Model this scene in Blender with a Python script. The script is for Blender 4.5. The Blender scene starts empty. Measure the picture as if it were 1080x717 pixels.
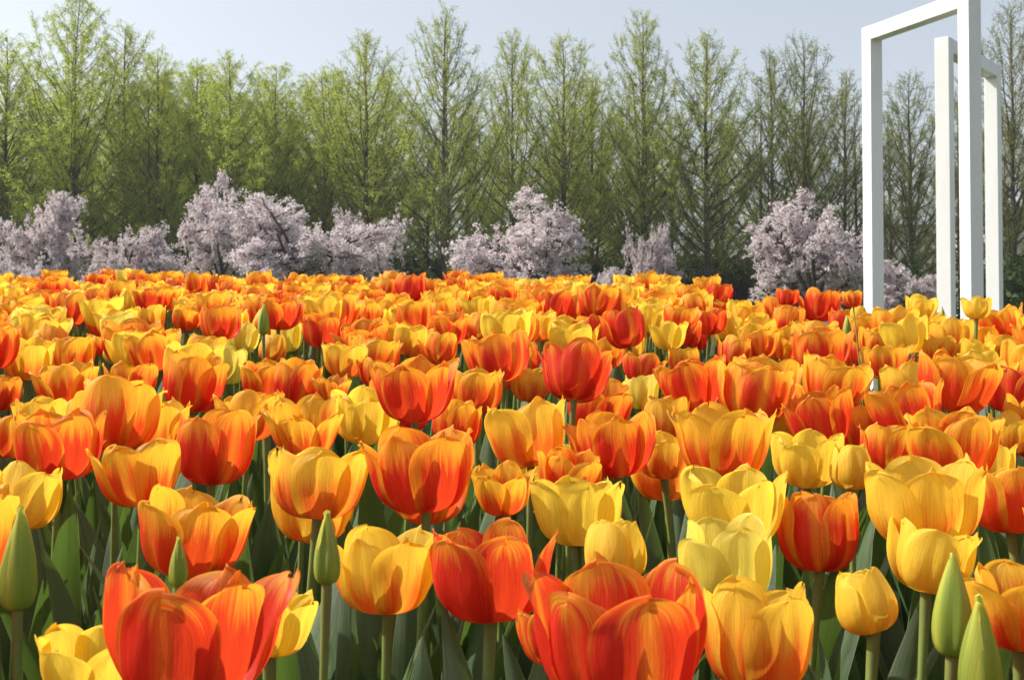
import bpy, math, random
import numpy as np
from mathutils import Matrix, Vector, Euler

# ------------------------------------------------------------------ camera, sky, sun, exposure
scene = bpy.context.scene
COL = scene.collection
RAD = math.radians
W, H, F = 1080.0, 717.0, 1300.0          # the photograph's own pixel grid and focal length in pixels
HORIZON = 350.0                          # eye level; the bed climbs away from the camera
PITCH = RAD(1.5)
CAM_Z = 1.0
SHIFT = (HORIZON - H / 2 - F * math.tan(PITCH)) / W
cam = bpy.data.cameras.new('camera')
cam.sensor_width = 36.0
cam.lens = 36.0 * F / W
cam.shift_y = SHIFT
cam.clip_start, cam.clip_end = 0.02, 3000.0
cam.dof.use_dof = True
cam.dof.focus_distance = 1.0
cam.dof.aperture_fstop = 40.0
camo = bpy.data.objects.new('camera', cam)
COL.objects.link(camo)
camo.location = (0, 0, CAM_Z)
camo.rotation_euler = (math.pi / 2 + PITCH, 0, 0)
scene.camera = camo

SUN_AZ = math.atan2(0.20, -0.98)         # towards the sun, from +x anticlockwise
SUN_EL = RAD(44)
world = bpy.data.worlds.new('World')
scene.world = world
world.use_nodes = True
nt = world.node_tree
bg = nt.nodes['Background']
sky = nt.nodes.new('ShaderNodeTexSky')
sky.sky_type = 'NISHITA'
sky.sun_disc = False
sky.sun_elevation = SUN_EL
sky.sun_rotation = math.pi / 2 - SUN_AZ
sky.air_density = 1.0
sky.dust_density = 2.5
sky.ozone_density = 1.3
pale = nt.nodes.new('ShaderNodeHueSaturation')       # a thin milky veil over the whole sky
pale.inputs['Saturation'].default_value = 0.44
pale.inputs['Value'].default_value = 1.18
nt.links.new(sky.outputs[0], pale.inputs['Color'])
nt.links.new(pale.outputs[0], bg.inputs[0])
bg.inputs[1].default_value = 0.128
sl = bpy.data.lights.new('sun', 'SUN')
sl.energy = 5.0
sl.angle = RAD(0.6)
sl.color = (1.0, 0.94, 0.84)
so = bpy.data.objects.new('sun', sl)
COL.objects.link(so)
sdir = Vector((math.cos(SUN_AZ) * math.cos(SUN_EL), math.sin(SUN_AZ) * math.cos(SUN_EL), math.sin(SUN_EL)))
so.rotation_euler = sdir.to_track_quat('Z', 'Y').to_euler()
scene.view_settings.view_transform = 'Standard'
scene.view_settings.look = 'None'
scene.view_settings.exposure = 0.33
scene.view_settings.gamma = 1.0
scene.view_settings.use_curve_mapping = False
scene.render.engine = 'CYCLES'
scene.cycles.max_bounces = 8
scene.cycles.diffuse_bounces = 4
scene.cycles.transmission_bounces = 6
scene.cycles.transparent_max_bounces = 8

rng = np.random.default_rng(20240411)
random.seed(7)


def at(px, py, Y):
    """The point at depth Y that the photograph shows at pixel (px, py)."""
    dx = (px - W / 2) / F
    dy = -(py - H / 2) / F + SHIFT * W / F
    d = Vector((dx, math.cos(PITCH) - dy * math.sin(PITCH), math.sin(PITCH) + dy * math.cos(PITCH)))
    return Vector((0, 0, CAM_Z)) + d * (Y / d.y)


def project(p):
    q = Vector(p) - Vector((0, 0, CAM_Z))
    z = q.y * math.cos(PITCH) + q.z * math.sin(PITCH)
    u = -q.y * math.sin(PITCH) + q.z * math.cos(PITCH)
    return W / 2 + F * q.x / z, H / 2 - F * u / z + SHIFT * W


def ground_z(x, y):
    """Outside the raised bed the lawn rises gently towards the trees."""
    t = min(max((y - 6.0) / 40.0, 0), 1)
    return 0.9 * t * t * (3 - 2 * t)


# ------------------------------------------------------------------ helpers
class MB:
    """Collects faces; build() links them as one mesh object."""

    def __init__(self):
        self.v, self.f, self.m, self.uv, self.n = [], [], [], [], 0

    def grid(self, P, mi=0, uv=None):
        a, b = P.shape[:2]
        idx = np.arange(a * b).reshape(a, b) + self.n
        q = np.stack([idx[:-1, :-1], idx[1:, :-1], idx[1:, 1:], idx[:-1, 1:]], -1).reshape(-1, 4)
        self.v.append(P.reshape(-1, 3))
        self.uv.append(np.zeros((a * b, 2)) if uv is None else uv.reshape(-1, 2))
        self.f.append(q)
        self.m.append(np.full(len(q), mi))
        self.n += a * b

    def raw(self, V, Q, mi=0, uv=None):
        V = np.asarray(V, float)
        Q = np.asarray(Q)
        self.v.append(V)
        self.uv.append(np.zeros((len(V), 2)) if uv is None else uv)
        self.f.append(Q + self.n)
        self.m.append(np.full(len(Q), mi))
        self.n += len(V)

    def tube(self, pts, rad, sides=6, mi=0):
        pts = np.asarray(pts, float)
        n = len(pts)
        rad = np.full(n, rad) if np.isscalar(rad) else np.asarray(rad)
        t = np.gradient(pts, axis=0)
        t /= np.linalg.norm(t, axis=1, keepdims=True) + 1e-9
        ref = np.array([0.31, 0.95, 0.05]) if abs(t[0, 2]) > 0.8 else np.array([0.05, 0.1, 1.0])
        a = np.cross(t, ref)
        a /= np.linalg.norm(a, axis=1, keepdims=True) + 1e-9
        b = np.cross(t, a)
        ang = np.linspace(0, 2 * math.pi, sides + 1)
        P = pts[:, None] + rad[:, None, None] * (np.cos(ang)[None, :, None] * a[:, None] + np.sin(ang)[None, :, None] * b[:, None])
        uv = np.stack(np.meshgrid(np.linspace(0, 1, n), ang / 6.283, indexing='ij'), -1)
        self.grid(P, mi, uv)

    def box(self, c, ax, ay, az, mi=0):
        """Box from its centre and three half-axis vectors, edges slightly eased."""
        c, ax, ay, az = (np.asarray(q, float) for q in (c, ax, ay, az))
        V = [c + i * ax + j * ay + k * az for i in (-1, 1) for j in (-1, 1) for k in (-1, 1)]
        self.raw(V, [(0, 1, 3, 2), (4, 6, 7, 5), (0, 4, 5, 1), (2, 3, 7, 6), (0, 2, 6, 4), (1, 5, 7, 3)], mi)

    def merge(self, other, M, mi_map=None):
        M = np.array(M)
        V = np.concatenate(other.v)
        V = V @ M[:3, :3].T + M[:3, 3]
        self.v.append(V)
        self.uv.append(np.concatenate(other.uv))
        self.f.append(np.concatenate(other.f) + self.n)
        mi = np.concatenate(other.m)
        self.m.append(np.array([mi_map[i] for i in mi]) if mi_map else mi)
        self.n += len(V)

    def mesh(self, name, mats, smooth=True):
        me = bpy.data.meshes.new(name)
        V = np.concatenate(self.v)
        Q = np.concatenate(self.f)
        me.vertices.add(len(V))
        me.vertices.foreach_set('co', V.astype(np.float32).ravel())
        me.loops.add(Q.size)
        me.loops.foreach_set('vertex_index', Q.astype(np.int32).ravel())
        me.polygons.add(len(Q))
        me.polygons.foreach_set('loop_start', np.arange(0, Q.size, 4, dtype=np.int32))
        me.polygons.foreach_set('material_index', np.concatenate(self.m).astype(np.int32))
        me.polygons.foreach_set('use_smooth', np.full(len(Q), smooth))
        ul = me.uv_layers.new(name='UVMap')
        uv = np.concatenate(self.uv)[Q.ravel()]
        ul.data.foreach_set('uv', uv.astype(np.float32).ravel())
        for m in mats:
            me.materials.append(m)
        me.update(calc_edges=True)
        return me

    def build(self, name, mats, parent=None, smooth=True):
        return put(name, self.mesh(name, mats if isinstance(mats, (list, tuple)) else [mats], smooth), parent)


def put(name, me, parent=None, mat=None):
    o = bpy.data.objects.new(name, me)
    COL.objects.link(o)
    if parent is not None:
        o.parent = parent
    if mat is not None:
        own_material(o, mat)
    return o


def own_material(o, mat):
    o.material_slots[0].link = 'OBJECT'
    o.material_slots[0].material = mat


def thing(name, loc, label, cat, group=None, rz=0.0):
    o = bpy.data.objects.new(name, None)
    o.empty_display_size = 0.02
    COL.objects.link(o)
    o.location = loc
    o.rotation_euler = (0, 0, rz)
    tag(o, label, cat, group)
    return o


def tag(o, label=None, cat=None, group=None, kind=None):
    for k, val in (('label', label), ('category', cat), ('group', group), ('kind', kind)):
        if val:
            o[k] = val
    return o


def copy_thing(src, loc, rz, scale, label, group=None):
    c = src.copy()
    COL.objects.link(c)
    c.location, c.rotation_euler, c.scale = loc, (0, 0, rz), scale
    tag(c, label, None, group)
    for ch in src.children:
        d = ch.copy()
        COL.objects.link(d)
        d.parent = c
        for g in ch.children:
            e = g.copy()
            COL.objects.link(e)
            e.parent = d
    return c


class N:
    """Small wrapper for writing node materials."""

    def __init__(self, name):
        self.mat = bpy.data.materials.new(name)
        self.mat.use_nodes = True
        self.t = self.mat.node_tree
        self.t.nodes.clear()
        self.out = self.t.nodes.new('ShaderNodeOutputMaterial')

    def node(self, kind, **kw):
        n = self.t.nodes.new(kind)
        for k, v in kw.items():
            setattr(n, k, v)
        return n

    def set(self, sock, val):
        if isinstance(val, bpy.types.NodeSocket):
            self.t.links.new(val, sock)
        elif val is not None:
            sock.default_value = val

    def math(self, op, a, b=None, c=None, clamp=False):
        n = self.node('ShaderNodeMath', operation=op, use_clamp=clamp)
        for i, q in enumerate((a, b, c)):
            self.set(n.inputs[i], q)
        return n.outputs[0]

    def smooth(self, x, lo, hi, a=0.0, b=1.0, linear=False):
        n = self.node('ShaderNodeMapRange', interpolation_type='LINEAR' if linear else 'SMOOTHSTEP')
        for i, q in enumerate((x, lo, hi, a, b)):
            self.set(n.inputs[i], q)
        return n.outputs[0]

    def vec(self, x, y, z):
        n = self.node('ShaderNodeCombineXYZ')
        for i, q in enumerate((x, y, z)):
            self.set(n.inputs[i], q)
        return n.outputs[0]

    def noise(self, vec, scale, detail=3.0, rough=0.55):
        n = self.node('ShaderNodeTexNoise')
        if vec is not None:
            self.set(n.inputs['Vector'], vec)
        n.inputs['Scale'].default_value = scale
        n.inputs['Detail'].default_value = detail
        n.inputs['Roughness'].default_value = rough
        return n.outputs['Fac']

    def mix(self, f, a, b, mode='MIX'):
        n = self.node('ShaderNodeMix', data_type='RGBA', blend_type=mode)
        self.set(n.inputs[0], f)
        self.set(n.inputs[6], a if isinstance(a, bpy.types.NodeSocket) else (*a, 1))
        self.set(n.inputs[7], b if isinstance(b, bpy.types.NodeSocket) else (*b, 1))
        return n.outputs[2]

    def bright(self, col, f):
        """Multiply a colour by a scalar socket."""
        n = self.node('ShaderNodeVectorMath', operation='SCALE')
        self.set(n.inputs[0], col)
        self.set(n.inputs['Scale'], f)
        return n.outputs[0]

    def uv(self):
        n = self.node('ShaderNodeUVMap', uv_map='UVMap')
        s = self.node('ShaderNodeSeparateXYZ')
        self.t.links.new(n.outputs[0], s.inputs[0])
        return s.outputs[0], s.outputs[1]

    def obj_coord(self):
        return self.node('ShaderNodeTexCoord').outputs['Object']

    def position(self):
        return self.node('ShaderNodeNewGeometry').outputs['Position']

    def bump(self, h, strength, dist=0.01):
        n = self.node('ShaderNodeBump')
        n.inputs['Strength'].default_value = strength
        n.inputs['Distance'].default_value = dist
        self.set(n.inputs['Height'], h)
        return n.outputs[0]

    def surface(self, col, rough=0.5, spec=0.5, normal=None, trans=0.0, trans_col=None):
        p = self.node('ShaderNodeBsdfPrincipled')
        self.set(p.inputs['Base Color'], col if isinstance(col, bpy.types.NodeSocket) else (*col, 1))
        self.set(p.inputs['Roughness'], rough)
        p.inputs['Specular IOR Level'].default_value = spec
        self.set(p.inputs['Normal'], normal)
        sh = p.outputs[0]
        if trans > 0:
            tr = self.node('ShaderNodeBsdfTranslucent')
            tc = trans_col if trans_col is not None else col
            self.set(tr.inputs[0], tc if isinstance(tc, bpy.types.NodeSocket) else (*tc, 1))
            self.set(tr.inputs['Normal'], normal)
            m = self.node('ShaderNodeMixShader')
            m.inputs[0].default_value = trans
            self.t.links.new(sh, m.inputs[1])
            self.t.links.new(tr.outputs[0], m.inputs[2])
            sh = m.outputs[0]
        self.t.links.new(sh, self.out.inputs[0])
        return self.mat


# ------------------------------------------------------------------ materials
def petal_material(name, yellow, red, lo, hi, amp, blush=0.0, vdep=0.40):
    """Flamed tulip petal: red heart feathering into a yellow margin, fine veins along its length."""
    n = N(name)
    u, v = n.uv()                                   # u -1..1 across the petal, v 0..1 base to tip
    oc = n.node('ShaderNodeObjectInfo').outputs['Color']
    s = n.node('ShaderNodeSeparateColor')
    n.t.links.new(oc, s.inputs[0])
    rf, rp = s.outputs[0], s.outputs[1]             # a random number per flower and one per petal
    seed = n.math('MULTIPLY', rp, 37.0)
    au = n.math('ABSOLUTE', u)
    broad = n.noise(n.vec(n.math('MULTIPLY', u, 3.2), n.math('MULTIPLY', v, 1.1), seed), 1.6, 4.0, 0.6)
    streak = n.noise(n.vec(n.math('MULTIPLY', u, 14.0), n.math('MULTIPLY', v, 0.9), seed), 1.7, 4.0, 0.65)
    vein = n.noise(n.vec(n.math('MULTIPLY', u, 46.0), n.math('MULTIPLY', v, 1.6), seed), 1.4, 3.0, 0.6)
    mott = n.noise(n.vec(n.math('MULTIPLY', u, 9.0), n.math('MULTIPLY', v, 12.0), seed), 3.0, 5.0, 0.7)
    e = n.math('MINIMUM', n.math('MULTIPLY', n.math('SUBTRACT', 1.0, au), 0.95), n.math('MULTIPLY', n.math('SUBTRACT', 1.0, v), 1.15))
    e = n.math('ADD', e, n.math('MULTIPLY', n.math('SUBTRACT', 0.5, v), vdep))
    e = n.math('ADD', e, n.math('MULTIPLY', n.math('SUBTRACT', broad, 0.5), 0.75))
    e = n.math('ADD', e, n.math('MULTIPLY', n.math('SUBTRACT', streak, 0.5), 0.62))
    e = n.math('ADD', e, n.math('MULTIPLY', n.math('SUBTRACT', rf, 0.5), 0.30))
    e = n.math('ADD', e, n.math('MULTIPLY', n.math('SUBTRACT', rp, 0.5), 0.22))
    m = n.math('MULTIPLY', n.smooth(e, lo, hi), amp)
    m = n.math('ADD', m, blush)
    m = n.math('MULTIPLY', m, n.smooth(v, 0.01, 0.13, 0.25, 1.0))
    # golden midrib flare on some petals, partly sun glowing through, painted into the colour
    flare = n.math('MULTIPLY', n.smooth(au, 0.0, 0.34, 1.0, 0.0), n.smooth(rp, 0.35, 0.95, 0.0, 0.55))
    m = n.math('MULTIPLY', m, n.math('SUBTRACT', 1.0, flare))
    m = n.math('ADD', m, n.math('MULTIPLY', n.math('SUBTRACT', mott, 0.5), 0.16), clamp=True)
    col = n.mix(m, yellow, red)
    base = n.smooth(v, 0.0, 0.085, 0.6, 0.0)
    col = n.mix(base, col, (0.40, 0.36, 0.06))
    k = n.math('MULTIPLY_ADD', n.math('SUBTRACT', vein, 0.5), 0.75, 1.0)
    k = n.math('MULTIPLY', k, n.math('MULTIPLY_ADD', n.math('SUBTRACT', streak, 0.5), 0.35, 1.0))
    col = n.bright(col, k)
    h = n.math('ADD', n.math('MULTIPLY', vein, 0.7), n.math('MULTIPLY', streak, 0.6))
    crease = n.noise(n.vec(n.math('MULTIPLY', u, 3.5), n.math('MULTIPLY', v, 2.2), n.math('ADD', seed, 5.0)), 1.5, 3.0, 0.6)
    h = n.math('ADD', h, n.math('MULTIPLY', crease, 1.6))
    speck = n.noise(n.vec(n.math('MULTIPLY', u, 2.0), n.math('MULTIPLY', v, 2.6), n.math('ADD', seed, 9.0)), 9.0, 2.0, 0.5)
    col = n.mix(n.smooth(speck, 0.735, 0.775, 0.0, 0.55), col, (0.30, 0.13, 0.03))
    nrm = n.bump(h, 0.36, 0.0026)
    return n.surface(col, 0.42, 0.35, nrm, 0.52, n.mix(0.08, col, yellow))


MAT_PETAL = {
    'R': petal_material('petal_red_orange', (0.95, 0.45, 0.032), (0.77, 0.038, 0.017), -0.15, 0.28, 0.94, 0.11, 0.28),
    'O': petal_material('petal_orange', (0.95, 0.55, 0.040), (0.79, 0.050, 0.014), -0.06, 0.42, 0.92, 0.05, 0.34),
    'G': petal_material('petal_golden', (0.95, 0.63, 0.056), (0.80, 0.065, 0.015), 0.08, 0.68, 0.88, 0.0, 0.48),
    'Y': petal_material('petal_yellow', (0.95, 0.69, 0.068), (0.84, 0.18, 0.020), 0.22, 0.98, 0.55),
    'P': petal_material('petal_pale_yellow', (0.90, 0.73, 0.12), (0.60, 0.58, 0.11), 0.1, 0.9, 0.6),
}


def bud_material():
    n = N('bud_green')
    u, v = n.uv()
    au = n.math('ABSOLUTE', u)
    streak = n.noise(n.vec(n.math('MULTIPLY', u, 12.0), v, 0.3), 2.0, 3.0)
    vein = n.noise(n.vec(n.math('MULTIPLY', u, 40.0), v, 2.3), 1.5, 3.0)
    f = n.math('ADD', n.math('MULTIPLY', au, 0.65), n.math('MULTIPLY', n.math('POWER', v, 3.0), 0.6))
    f = n.math('ADD', f, n.math('MULTIPLY', n.math('SUBTRACT', streak, 0.5), 0.5))
    col = n.mix(n.smooth(f, 0.15, 1.0), (0.28, 0.38, 0.06), (0.70, 0.68, 0.10))
    col = n.bright(col, n.math('MULTIPLY_ADD', n.math('SUBTRACT', vein, 0.5), 0.6, 1.0))
    return n.surface(col, 0.42, 0.4, n.bump(vein, 0.25, 0.002), 0.45)


def leaf_material():
    n = N('tulip_leaf_green')
    u, v = n.uv()
    rnd = n.node('ShaderNodeObjectInfo').outputs['Random']
    au = n.math('ABSOLUTE', u)
    seed = n.math('MULTIPLY', rnd, 31.0)
    vein = n.noise(n.vec(n.math('MULTIPLY', u, 22.0), n.math('MULTIPLY', v, 0.7), seed), 2.0, 3.0, 0.6)
    patch = n.noise(n.vec(n.math('MULTIPLY', u, 1.2), n.math('MULTIPLY', v, 5.0), seed), 1.6, 4.0, 0.6)
    col = n.mix(n.smooth(patch, 0.3, 0.72), (0.054, 0.108, 0.040), (0.135, 0.205, 0.098))
    col = n.mix(n.smooth(rnd, 0.0, 1.0, 0.0, 0.5), col, (0.060, 0.11, 0.032))
    col = n.mix(n.smooth(au, 0.90, 1.0, 0.0, 0.6), col, (0.30, 0.34, 0.20))
    col = n.bright(col, n.math('MULTIPLY_ADD', n.math('SUBTRACT', vein, 0.5), 0.9, 1.0))
    rough = n.smooth(patch, 0.2, 0.8, 0.36, 0.58)
    return n.surface(col, rough, 0.5, n.bump(vein, 0.4, 0.002), 0.28, (0.15, 0.27, 0.04))


def stem_material():
    n = N('tulip_stem_green')
    u, v = n.uv()
    k = n.noise(n.obj_coord(), 60.0, 3.0)
    col = n.mix(n.smooth(u, 0.86, 1.0, 0.0, 0.5), (0.21, 0.29, 0.075), (0.20, 0.15, 0.05))
    col = n.bright(col, n.math('MULTIPLY_ADD', n.math('SUBTRACT', k, 0.5), 0.6, 1.0))
    return n.surface(col, 0.45, 0.4, None, 0.12)


def simple(name, a, b, scale, rough=0.8, trans=0.0, tc=None, bump=0.0, world_space=False, spec=0.3):
    n = N(name)
    k = n.noise(n.position() if world_space else n.obj_coord(), scale, 5.0, 0.62)
    col = n.mix(n.smooth(k, 0.32, 0.68), a, b)
    return n.surface(col, rough, spec, n.bump(k, bump, 0.05) if bump else None, trans, tc)


def foliage_material(name, a, b, tc, trans=0.4):
    n = N(name)
    k = n.noise(n.obj_coord(), 1.1, 3.0, 0.6)
    r = n.node('ShaderNodeObjectInfo').outputs['Random']
    k = n.math('ADD', k, n.math('MULTIPLY', n.math('SUBTRACT', r, 0.5), 0.35))
    k2 = n.noise(n.obj_coord(), 9.0, 2.0)
    col = n.mix(n.smooth(k, 0.3, 0.7), a, b)
    col = n.bright(col, n.math('MULTIPLY_ADD', n.math('SUBTRACT', k2, 0.5), 0.9, 1.0))
    return n.surface(col, 0.7, 0.2, None, trans, tc)


MAT_BUD = bud_material()
MAT_LEAF = leaf_material()
MAT_STEM = stem_material()
MAT_SOIL = simple('dark_soil', (0.022, 0.016, 0.011), (0.055, 0.040, 0.028), 24.0, 0.95, bump=0.8, world_space=True)
MAT_GRASS = simple('lawn_grass', (0.030, 0.044, 0.014), (0.085, 0.098, 0.028), 1.3, 0.9, bump=0.5, world_space=True)
MAT_BARK = simple('grey_brown_bark', (0.055, 0.046, 0.038), (0.13, 0.112, 0.095), 5.0, 0.9, bump=0.5)
MAT_TWIG = simple('twig_bark', (0.07, 0.06, 0.045), (0.13, 0.11, 0.085), 4.0, 0.9)
MAT_CHERRY_BARK = simple('cherry_bark', (0.035, 0.028, 0.025), (0.085, 0.068, 0.060), 6.0, 0.85)
MAT_BLOSSOM = foliage_material('cherry_blossom', (0.68, 0.595, 0.615), (0.86, 0.80, 0.81), (0.72, 0.63, 0.64), 0.4)
MAT_NEEDLE_GREEN = foliage_material('fresh_green_needles', (0.24, 0.305, 0.05), (0.36, 0.41, 0.09), (0.54, 0.63, 0.10), 0.62)
MAT_NEEDLE_OLIVE = foliage_material('olive_green_needles', (0.215, 0.265, 0.05), (0.31, 0.35, 0.085), (0.48, 0.55, 0.10), 0.6)
MAT_NEEDLE_BROWN = foliage_material('brown_green_needles', (0.16, 0.195, 0.05), (0.23, 0.26, 0.08), (0.34, 0.39, 0.09), 0.55)
MAT_SHRUB = foliage_material('shrub_leaves', (0.035, 0.060, 0.018), (0.075, 0.105, 0.03), (0.10, 0.15, 0.03), 0.3)


def white_paint():
    n = N('white_paint')
    p = n.obj_coord()
    k = n.noise(p, 2.2, 5.0, 0.65)
    mp = n.node('ShaderNodeMapping')
    mp.inputs['Scale'].default_value = (14, 14, 0.7)
    n.t.links.new(p, mp.inputs[0])
    drip = n.noise(mp.outputs[0], 1.0, 4.0, 0.7)
    col = n.mix(n.smooth(k, 0.35, 0.75, 0.0, 0.35), (0.80, 0.80, 0.79), (0.70, 0.70, 0.68))
    col = n.mix(n.smooth(drip, 0.56, 0.8, 0.0, 0.35), col, (0.58, 0.57, 0.54))
    return n.surface(col, n.smooth(k, 0.2, 0.8, 0.35, 0.55), 0.5, n.bump(k, 0.06, 0.01))


MAT_WHITE = white_paint()

# ------------------------------------------------------------------ ground and the raised bed
EDGE = [(-6.0, 4.05), (0.15, 3.95), (0.55, 3.4), (0.78, 2.75), (0.82, 2.2), (0.98, 2.0), (1.7, 1.5), (2.6, 0.9), (6.0, -0.6)]


PLANTED = [(-6.0, 4.05), (0.15, 3.95), (0.5, 3.1), (0.58, 2.1), (0.85, 1.95), (1.3, 1.7), (2.6, 0.9), (6.0, -0.6)]


def bed_edge(x, line=None):
    line = line or EDGE
    for (x0, y0), (x1, y1) in zip(line, line[1:]):
        if x <= x1:
            return y0 + (y1 - y0) * (x - x0) / (x1 - x0)
    return line[-1][1]


SLOPE = 0.073


def soil_z(y):
    return 0.46 + SLOPE * y


m = MB()
ys = np.concatenate([np.linspace(-60, 4, 12), np.linspace(6, 60, 30), [80, 110, 150]])
xs = np.concatenate([[-150, -90], np.linspace(-60, 60, 41), [90, 150]])
P = np.array([[(x, y, ground_z(x, y) + 0.03 * math.sin(x * 0.7) * math.sin(y * 0.5)) for x in xs] for y in ys])
m.grid(P)
tag(m.build('ground', MAT_GRASS), kind='structure')

m = MB()
rows = []
for x in np.linspace(-5.5, 4.5, 70):
    e = bed_edge(x) + 0.12
    rows.append([(x, y, soil_z(y) + 0.012 * math.sin(x * 23 + y * 17)) for y in np.linspace(-3.0, e, 40)]
                + [(x + 0.1 * k, e + 0.35 * k, soil_z(e) - k * (soil_z(e) + 0.15)) for k in (0.25, 0.6, 1.0, 1.4)])
m.grid(np.array(rows))
tag(m.build('soil', MAT_SOIL), kind='structure')

# ------------------------------------------------------------------ tulips: meshes of the parts
def petal_points(nu, nv, R, Ht, rtop, Wm, tip, rec, wave, seed, theta, lean, shoulder=1.10):
    r_ = np.random.default_rng(seed)
    t = np.linspace(0, 1, nv)
    v = 1 - (1 - t) ** 1.6
    P0, P1, P2, P3 = np.array([0.0035, 0.0]), np.array([R * 1.16, -0.0015]), np.array([R * shoulder, Ht * 0.58]), np.array([rtop, Ht])
    b = v[:, None]
    mer = (1 - b) ** 3 * P0 + 3 * b * (1 - b) ** 2 * P1 + 3 * b * b * (1 - b) * P2 + b ** 3 * P3
    r, z = mer[:, 0], mer[:, 1]
    wv = v ** 0.52 * np.clip(1 - v ** tip, 0, 1) ** 0.50
    wv = Wm * wv / wv.max()
    u = np.linspace(-1, 1, nu)
    rho = np.maximum(r * 1.0, 0.0095 if shoulder > 1 else 0.0022)
    ang = (u[None, :] * wv[:, None]) / rho[:, None]
    ang = np.clip(ang, -1.7, 1.7)
    x = r[:, None] - rho[:, None] * (1 - np.cos(ang))
    y = rho[:, None] * np.sin(ang)
    zz = np.repeat(z[:, None], nu, 1)
    U = u[None, :]
    V = v[:, None]
    x = x + rec * np.clip(V - 0.70, 0, 1) ** 2 * 8 * 0.01 * (1 + 0.6 * U * U)
    ph = r_.uniform(0, 6.28, 5)
    edge = np.abs(U) ** 1.5 * V ** 1.2 + 0.30 * V ** 7
    x = x + wave * edge * (np.sin(V * 7 + U * 2.6 + ph[0]) + 0.7 * np.sin(V * 13 - U * 5 + ph[1])) * 0.5
    zz = zz + wave * 0.75 * V ** 5 * (np.sin(U * 3.4 + ph[2]) + 0.6 * np.sin(U * 8.0 + ph[3]))
    x = x - 0.0013 * np.exp(-(U / 0.13) ** 2) * np.sin(math.pi * V) + 0.0016 * np.sin(math.pi * V) * np.exp(-((np.abs(U) - 0.5) / 0.28) ** 2)
    x = x + 0.0007 * np.sin(U * 11 + ph[4]) * V * np.sin(math.pi * V)
    # lean the whole petal out (or in) about its foot, twist it a little, then turn it to its place
    c, s = math.cos(lean), math.sin(lean)
    x, zz = x * c + zz * s, -x * s * 0.6 + zz * c
    tw = r_.normal(0, 0.05) if shoulder > 1 else 0.0
    y = y + zz * tw
    c, s = math.cos(theta), math.sin(theta)
    Pn = np.stack([x * c - y * s, x * s + y * c, zz], -1)
    uv = np.stack([np.repeat(U, nv, 0), np.repeat(V, nu, 1)], -1)
    return Pn, uv


# shape: max radius, height, rim radius of outer and of inner petals, half width, tip bluntness, recurve, waviness, lean
SHAPES = {
    'cup0': (.0335, .062, .0345, .0300, .0274, 4.2, 0.20, .0024, 0.00),
    'cup1': (.0340, .060, .0365, .0315, .0280, 4.6, 0.25, .0028, 0.01),
    'cup2': (.0325, .064, .0310, .0265, .0268, 4.0, 0.10, .0022, -0.01),
    'cup3': (.0350, .060, .0380, .0325, .0286, 4.9, 0.25, .0034, 0.01),
    'open0': (.0345, .061, .0410, .0350, .0282, 4.6, 0.30, .0034, 0.03),
    'open1': (.0340, .062, .0425, .0355, .0276, 4.0, 0.40, .0038, 0.04),
    'open2': (.0355, .060, .0410, .0350, .0288, 5.0, 0.28, .0036, 0.02),
    'wide0': (.0355, .064, .0440, .0375, .0288, 4.6, 0.40, .0044, 0.04),
    'egg0': (.0285, .060, .0170, .0120, .0250, 3.4, 0.00, .0016, -0.02),
    'egg1': (.0300, .057, .0210, .0150, .0258, 3.8, 0.05, .0020, -0.01),
}


def petals_of(key, nu, nv):
    R, Ht, ro, ri, Wm, tip, rec, wave, lean = SHAPES[key]
    r_ = np.random.default_rng(sum(map(ord, key)) * 7 + 3)
    res = []
    off = r_.uniform(0, 6.28)
    for k in range(6):
        inner = k % 2
        g = r_.normal(1, 0.035, 3)
        res.append(petal_points(nu, nv, R * (0.90 if inner else 1.0) * g[0], Ht * (1.03 if inner else 0.98) * g[1],
                                (ri if inner else ro) * g[2], Wm * (0.95 if inner else 1.0), tip, rec * (0.6 if inner else 1.0), wave,
                                int(r_.integers(1 << 30)), off + k * math.pi / 3 + r_.normal(0, 0.06),
                                lean + r_.normal(0, 0.045) + (0 if inner else abs(r_.normal(0, 0.03)))))
    return res


FINE, COARSE, HEAD_D, HEAD_MID = {}, {}, {}, {}
for key in SHAPES:
    parts = petals_of(key, 17, 24)
    FINE[key] = []
    for Pn, uv in parts:
        m = MB()
        m.grid(Pn, 0, uv)
        FINE[key].append(m.mesh('petal', [MAT_PETAL['O']]))
    allp = np.concatenate([p.reshape(-1, 3) for p, _ in parts])
    HEAD_D[key] = float(np.ptp(allp[:, 0]) + np.ptp(allp[:, 1])) / 2
    HEAD_MID[key] = float(allp[:, 2].max() + allp[:, 2].min()) / 2
    m = MB()
    for Pn, uv in petals_of(key, 9, 11):
        m.grid(Pn, 0, uv)
    COARSE[key] = m


def bud_parts(nu, nv, seed):
    r_ = np.random.default_rng(seed)
    off = r_.uniform(0, 6.28)
    return [petal_points(nu, nv, .0142, .058 + r_.normal(0, .0015), .0006, .0150, 2.0, 0.0, .0005, int(r_.integers(1 << 30)), off + k * 2 * math.pi / 3, 0.0, 0.80)
            for k in range(3)]


BUD_FINE = []
for s in range(3):
    L = []
    for Pn, uv in bud_parts(15, 22, 50 + s):
        m = MB()
        m.grid(Pn, 0, uv)
        L.append(m.mesh('petal', [MAT_BUD]))
    BUD_FINE.append(L)


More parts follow.
